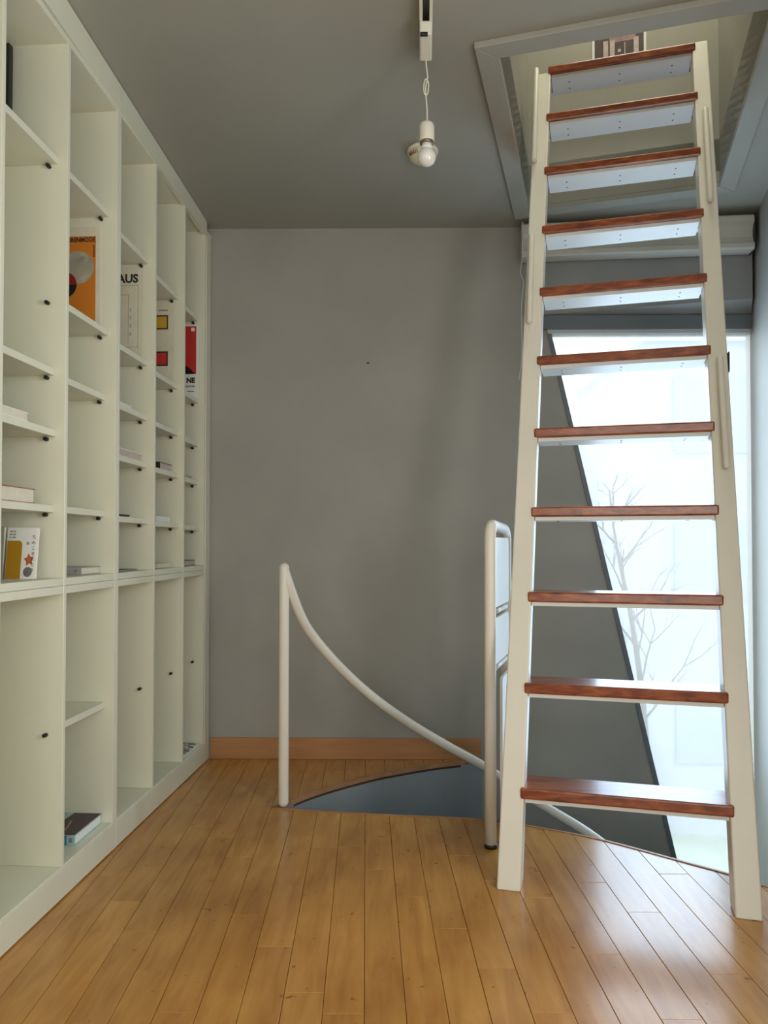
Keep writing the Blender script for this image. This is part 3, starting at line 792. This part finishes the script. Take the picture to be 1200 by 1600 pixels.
# grab bars
def grab(u, z0, z1, off, side):
    bm = B()
    def P(z, o): return LT(u, SL * z - o, z)
    rod(bm, P(z0, off), P(z1, off), 0.0115, 12)
    g = obj('grab_bar', bm, 'ladder', lad)
    for z in (z0 + 0.02, z1 - 0.10):
        bm = B(); zz_ = z
        box(bm, u - 0.009, u + 0.009, SL * zz_ - off + 0.002, SL * zz_ + 0.002, zz_ - 0.02, zz_ + 0.02, LT)
        obj('bar_bracket', bm, 'ladder', g, bevel=0.003)
grab(Lo(2.9) + 0.010, 2.73, 3.20, 0.030, -1)
grab(0.745, 2.44, 2.86, 0.030, 1)
grab(Lo(2.1) + 0.022, 1.98, 2.36, 0.030, -1)
grab(0.745, 1.37, 1.77, 0.030, 1)
bm = B(); box(bm, 0.7755, 0.781, SL * 1.76 + 0.0, SL * 1.76 + 0.03, 1.725, 1.80, LT)
obj('catch_plate', bm, 'black', lad, bevel=0.003)

# ------------------------------------------------------------------ curved stair handrail with its post
R1 = 0.0215
hr_ = thing('stair_handrail', 'cream tubular handrail curving from a post down into the stair opening', 'handrail', (-0.461, 3.235, 0))
bm = B()
rod(bm, (-0.461, 3.235, 0.0 + 0.021), (-0.461, 3.235, 1.0), R1, 20)
bmesh.ops.recalc_face_normals(bm, faces=bm.faces)
obj('post', bm, 'rail', hr_)
bm = B()
pts = smooth_path([(-0.459, 3.238, 0.985), (-0.437, 3.246, 0.915), (-0.398, 3.30, 0.793), (-0.350, 3.37, 0.694), (-0.244, 3.46, 0.551), (-0.102, 3.54, 0.404), (0.075, 3.60, 0.265), (0.256, 3.63, 0.151), (0.421, 3.63, 0.059), (0.645, 3.55, -0.072), (0.878, 3.38, -0.18), (1.06, 3.15, -0.30), (1.12, 2.95, -0.42)], 8)
tube(bm, pts, R1 * 0.98, 18)
obj('curved_rail', bm, 'rail', hr_)

# ------------------------------------------------------------------ guard rail behind the ladder foot
gd = thing('stair_guard', 'cream tubular guard post with looped top and white infill panels left of the ladder', 'railing', (0.353, 2.815, 0))
D = V((0.30, 1.0, 0)).normalized()
GB = V((0.353, 2.815, 0))
def GP_(l, z, side=0.0): return GB + D * l + V((D.y, -D.x, 0)) * side + V((0, 0, z))
bm = B()
loop = [GP_(0, 0.012), GP_(0, 0.5), GP_(0, 1.08)] + [GP_(0.06 - 0.06 * math.cos(a), 1.11 + 0.06 * math.sin(a)) for a in [math.pi / 2 * i / 6 for i in range(7)]]
loop += [GP_(0.30, 1.163)] + [GP_(0.34 + 0.06 * math.sin(a), 1.10 + 0.06 * math.cos(a)) for a in [math.pi / 2 * i / 6 for i in range(7)]] + [GP_(0.40, 0.6), GP_(0.40, 0.05), GP_(0.40, -0.10)]
tube(bm, loop, 0.0215, 18)
obj('looped_post', bm, 'rail', gd)
bm = B(); lathe(bm, [(0.024, 0.0), (0.024, 0.012), (0.0215, 0.014)], GP_(0, 0)); obj('foot_ring', bm, 'black', gd)
for z in (0.845, 0.632):
    bm = B(); tube(bm, [GP_(0.01, z), GP_(0.39, z)], 0.011, 12); obj('cross_bar', bm, 'rail', gd)
def rounded(pts, r=0.025):
    out = []; n = len(pts)
    for i in range(n):
        p = V(pts[i]); a = (V(pts[i - 1]) - p).normalized(); b = (V(pts[(i + 1) % n]) - p).normalized()
        for k in range(5):
            t = k / 4; out.append((1 - t) ** 2 * (p + a * r) + 2 * t * (1 - t) * p + t * t * (p + b * r))
    return out
for pts, side in (([(0.03, 0.865), (0.375, 0.865), (0.375, 1.125), (0.03, 1.125)], 0.004), ([(0.03, 0.655), (0.375, 0.655), (0.375, 0.825), (0.03, 0.825)], 0.004),
                  ([(0.03, 0.03), (0.315, 0.03), (0.315, -0.11), (0.56, -0.11), (0.56, 0.61), (0.03, 0.61)], 0.030)):
    bm = B(); prism(bm, [GP_(q.x, q.y, side) for q in rounded(pts)], V((D.y, -D.x, 0)) * 0.01); obj('infill_panel', bm, 'rail', gd)

# ------------------------------------------------------------------ roller blind above the window
bl = thing('roller_blind', 'ivory roller blind cassette at the top of the back wall above the slanted window', 'blind', (1.2, 3.85, 2.55))
b0 = V((0.665, 3.945, 0)); b1 = V((1.782, 3.845, 0)); bd = (b1 - b0).normalized(); bn = V((bd.y, -bd.x, 0))
prof = [(0.0, 2.552), (0.075, 2.552), (0.082, 2.560), (0.082, 2.582), (0.070, 2.590), (0.058, 2.62), (0.058, 2.655), (0.066, 2.675), (0.082, 2.688), (0.082, 2.716), (0.075, 2.724), (0.0, 2.724)]
bm = B(); prism(bm, [b0 + bn * d + V((0, 0, z)) for d, z in prof], b1 - b0); obj('cassette', bm, 'blind', bl)
bm = B(); pr2 = [(-0.002, 2.548), (0.088, 2.548), (0.088, 2.729), (-0.002, 2.729)]
prism(bm, [b0 - bd * 0.008 + bn * d + V((0, 0, z)) for d, z in pr2], bd * 0.008); obj('end_cap', bm, 'blind', bl, bevel=0.002)
bm = B(); prism(bm, [b1 + bn * d + V((0, 0, z)) for d, z in pr2], bd * 0.006); obj('end_cap', bm, 'black', bl, bevel=0.002)
bm = B(); cp = b0 + bn * 0.07 - bd * 0.004
tube(bm, smooth_path([cp + V((0, 0, 2.555)), cp + V((-0.010, 0, 2.48)), cp + V((0.004, 0, 2.42)), cp + V((-0.006, 0, 2.30)), cp + V((-0.004, 0, 2.05)), cp + V((-0.020, 0, 1.93))], 6), 0.0028, 8); obj('pull_cord', bm, 'blind', bl)

# ------------------------------------------------------------------ ceiling track with hanging bulb, smoke detector
def tz(y): return zc(y)
trk = thing('light_track', 'ivory lighting track fixed to the ceiling above the hanging bulb', 'track', (0.11, 2.62, tz(2.62)))
def KT(x, y, dz):
    return V((0.0125 + 0.038 * y + x, y, tz(y) + dz))
for x0, x1, d0, d1, nm, m_ in ((-0.021, 0.021, -0.006, -0.001, 'track_back', 'white_plastic'), (-0.021, -0.011, -0.034, -0.006, 'track_lip', 'white_plastic'), (0.011, 0.021, -0.034, -0.006, 'track_lip', 'white_plastic'), (-0.011, 0.011, -0.008, -0.006, 'track_slot', 'screw')):
    bm = B(); box(bm, x0, x1, 0.2, 2.612, d0, d1, KT); obj(nm, bm, m_, trk, bevel=0.0008, seg=1)
bm = B(); box(bm, -0.021, 0.021, 2.612, 2.618, -0.034, -0.001, KT); obj('track_end', bm, 'white_plastic', trk)
pen = thing('hanging_bulb', 'bare opal light bulb in white socket on a knotted white cord', 'lamp', KT(0, 2.54, -0.085))
bm = B(); box(bm, -0.020, 0.020, 2.425, 2.555, -0.080, -0.0345, KT); obj('track_adapter', bm, 'white_plastic', pen, bevel=0.005)
bm = B(); box(bm, -0.019, 0.006, 2.421, 2.432, -0.084, -0.074, KT); obj('adapter_lever', bm, 'black', pen, bevel=0.002)
pc = KT(0, 2.545, 0); px, py = pc.x, pc.y
zt_ = pc.z - 0.080
bm = B()
tube(bm, smooth_path([(px, py, zt_), (px + 0.002, py, 2.70), (px + 0.006, py, 2.662), (px - 0.003, py - 0.004, 2.654), (px - 0.0075, py - 0.006, 2.628), (px - 0.004, py - 0.004, 2.606), (px + 0.006, py + 0.002, 2.612), (px + 0.009, py + 0.004, 2.645), (px + 0.004, py + 0.004, 2.655), (px - 0.001, py, 2.625), (px + 0.001, py, 2.59), (px + 0.004, py, 2.55), (px + 0.004, py, 2.512)], 8), 0.0024, 8)
obj('cord', bm, 'white_plastic', pen)
cx_ = px + 0.003
bm = B(); lathe(bm, [(0.006, 2.517), (0.010, 2.513), (0.022, 2.507), (0.0255, 2.497), (0.0255, 2.449), (0.024, 2.446)], (cx_, py, 0)); obj('socket', bm, 'white_plastic', pen)
bm = B(); lathe(bm, [(0.0235, 2.447), (0.0235, 2.440), (0.019, 2.437)], (cx_, py, 0)); obj('socket_collar', bm, 'brass', pen)
bm = B(); prf = [(0.018, 2.441), (0.0185, 2.428), (0.0205, 2.418)] + [(0.031 * math.cos(a), 2.394 + 0.031 * math.sin(a)) for a in [math.radians(60 - 150 * i / 14) for i in range(15)]]
lathe(bm, prf, (cx_, py, 0), seg=32); obj('bulb', bm, 'bulb', pen)

det = thing('smoke_detector', 'round ivory smoke detector with red slots on the ceiling behind the bulb', 'smoke detector', (0.125, 3.235, zc(3.235)))
dc = V((0.125, 3.235, zc(3.235) - 0.0005)); dn = V((0, 0.045, 1)).normalized()
bm = B(); lathe(bm, [(0.066, 0.0), (0.066, -0.010), (0.060, -0.012)], dc, dn, 36); obj('base_ring', bm, 'white_plastic', det)
bm = B(); lathe(bm, [(0.060, -0.011), (0.062, -0.018), (0.058, -0.032), (0.045, -0.042), (0.024, -0.047), (0.006, -0.048)], dc, dn, 36); obj('dome', bm, 'ivory_plastic', det)
for k in range(6):
    a = math.radians(205 + 8 * k)
    p = dc + V((math.cos(a) * 0.0585, math.sin(a) * 0.0585, -0.027))
    bm = B(); rx = V((-math.sin(a), math.cos(a), 0)); rn = V((math.cos(a), math.sin(a), 0))
    q = [p + rx * e + rn * f for e, f in ((-0.0012, -0.004), (0.0012, -0.004), (0.0012, 0.0035), (-0.0012, 0.0035))]
    prism(bm, [x + V((0, 0, -0.007)) for x in q], (0, 0, 0.014)); obj('slot', bm, 'red_slot', det)

# ------------------------------------------------------------------ photograph on the far wall of the loft
pic = thing('photo_print', 'brown photograph with white borders on the loft wall above the top tread', 'picture', HT(0.50, j1 - 0.01, 3.30))
def PT(x, d, z): return HT(x, j1 - 0.0005 - d, z)
x0, x1, z0, z1 = 0.379, 0.626, 3.33, 3.568
bm = B(); box(bm, x0, x1, 0, 0.004, z0, z1, PT); obj('paper', bm, 'white_paper', pic)
def ph(name, a, b, c, e, m_, d):
    bm = B(); box(bm, x0 + a, x0 + b, d, d + 0.0005, c + 0.004, e + 0.004, PT); obj(name, bm, m_, pic)
ph('photo_dark', 0.012, 0.235, 3.31, 3.538, 'photo_brown', 0.004)
ph('photo_arcade', 0.045, 0.235, 3.515, 3.534, 'photo_mid', 0.0046)
ph('photo_arcade', 0.08, 0.20, 3.485, 3.515, 'photo_mid', 0.0046)
for a in (0.052, 0.082, 0.19):
    ph('photo_column', a, a + 0.022, 3.33, 3.497, 'photo_light', 0.0052)
ph('photo_column', 0.148, 0.152, 3.33, 3.48, 'photo_light', 0.0052)
ph('photo_sign', 0.118, 0.132, 3.435, 3.450, 'photo_light', 0.0052)

# ------------------------------------------------------------------ outside the slanted window
bm = B(); box(bm, -6, 16, 4.6, 30, -3.2, -3.0)
struct(obj('ground', bm, 'grass'), 'pale green lawn outside the window', 'ground')
bd_ = thing('building', 'pale blue building block seen through the hazy window', 'building', (4.6, 11.0, -3.0))
bm = B(); box(bm, 3.6, 9.5, 11.0, 15.0, -3.0, 4.0); obj('wall', bm, 'facade', bd_)
for x in (4.0, 5.6):
    for z in (-2.0, 0.3, 2.4):
        bm = B(); box(bm, x, x + 1.1, 10.96, 11.02, z, z + 1.1)
        w_ = obj('window', bm, 'facade_glass', bd_)
bm = B(); box(bm, 3.5, 9.6, 10.9, 15.1, 4.0, 4.25); obj('roof_edge', bm, 'facade_white', bd_)
tree = thing('bare_tree', 'thin bare tree outside the slanted window', 'tree', (2.35, 7.2, -3.0))
bm = B(); bmb = B()
rt = random.Random(11)
def branch(bm, p, d, ln, r, depth):
    pts = [V(p)]; q = V(p); dd = V(d).normalized()
    for i in range(4):
        dd = (dd + V((rt.uniform(-.16, .16), rt.uniform(-.16, .16), rt.uniform(-.05, .12)))).normalized()
        q = q + dd * ln / 4; pts.append(V(q))
    tube(bm, pts, [r * (1 - 0.14 * i) for i in range(5)], 6 if depth > 1 else 5)
    if depth == 0: return
    for k in range(4 if depth > 1 else 3):
        i = rt.choice((1, 2, 3, 4)); a = rt.uniform(0, 6.28); sp = rt.uniform(0.5, 0.95)
        nd = (dd + V((math.cos(a), math.sin(a), 0.1)) * sp).normalized()
        branch(bmb, pts[i], nd, ln * rt.uniform(0.5, 0.7), r * 0.5, depth - 1)
tp = smooth_path([(2.35, 7.2, -3.0), (2.42, 7.2, -1.8), (2.36, 7.22, -0.9), (2.30, 7.2, -0.2), (2.20, 7.2, 0.5), (2.08, 7.2, 1.1), (2.02, 7.2, 1.6)], 6)
tube(bm, tp, [0.045 * (1 - 0.9 * i / (len(tp) - 1)) + 0.003 for i in range(len(tp))], 7)
for k in range(12):
    q = tp[15 + int(k * 1.7)]; a = k * 2.4
    branch(bmb, q, (math.cos(a) * 0.75, math.sin(a) * 0.5, 0.75), 0.62 - 0.03 * k, 0.012, 2)
obj('trunk', bm, 'bark', tree); obj('branches', bmb, 'bark', tree)

# small nail left in the back wall
nl = thing('wall_nail', 'tiny dark nail in the middle of the grey back wall', 'nail', (-0.131, YW, 2.036))
bm = B(); lathe(bm, [(0.0055, 0.0), (0.0055, 0.002), (0.003, 0.003)], (-0.131, YW - 0.010, 2.036), V((0, -1, 0)), 10); obj('head', bm, 'screw', nl)
bm = B(); tube(bm, [(-0.131, YW - 0.010, 2.036), (-0.131, YW + 0.004, 2.036)], 0.0018, 8); obj('shank', bm, 'screw', nl)
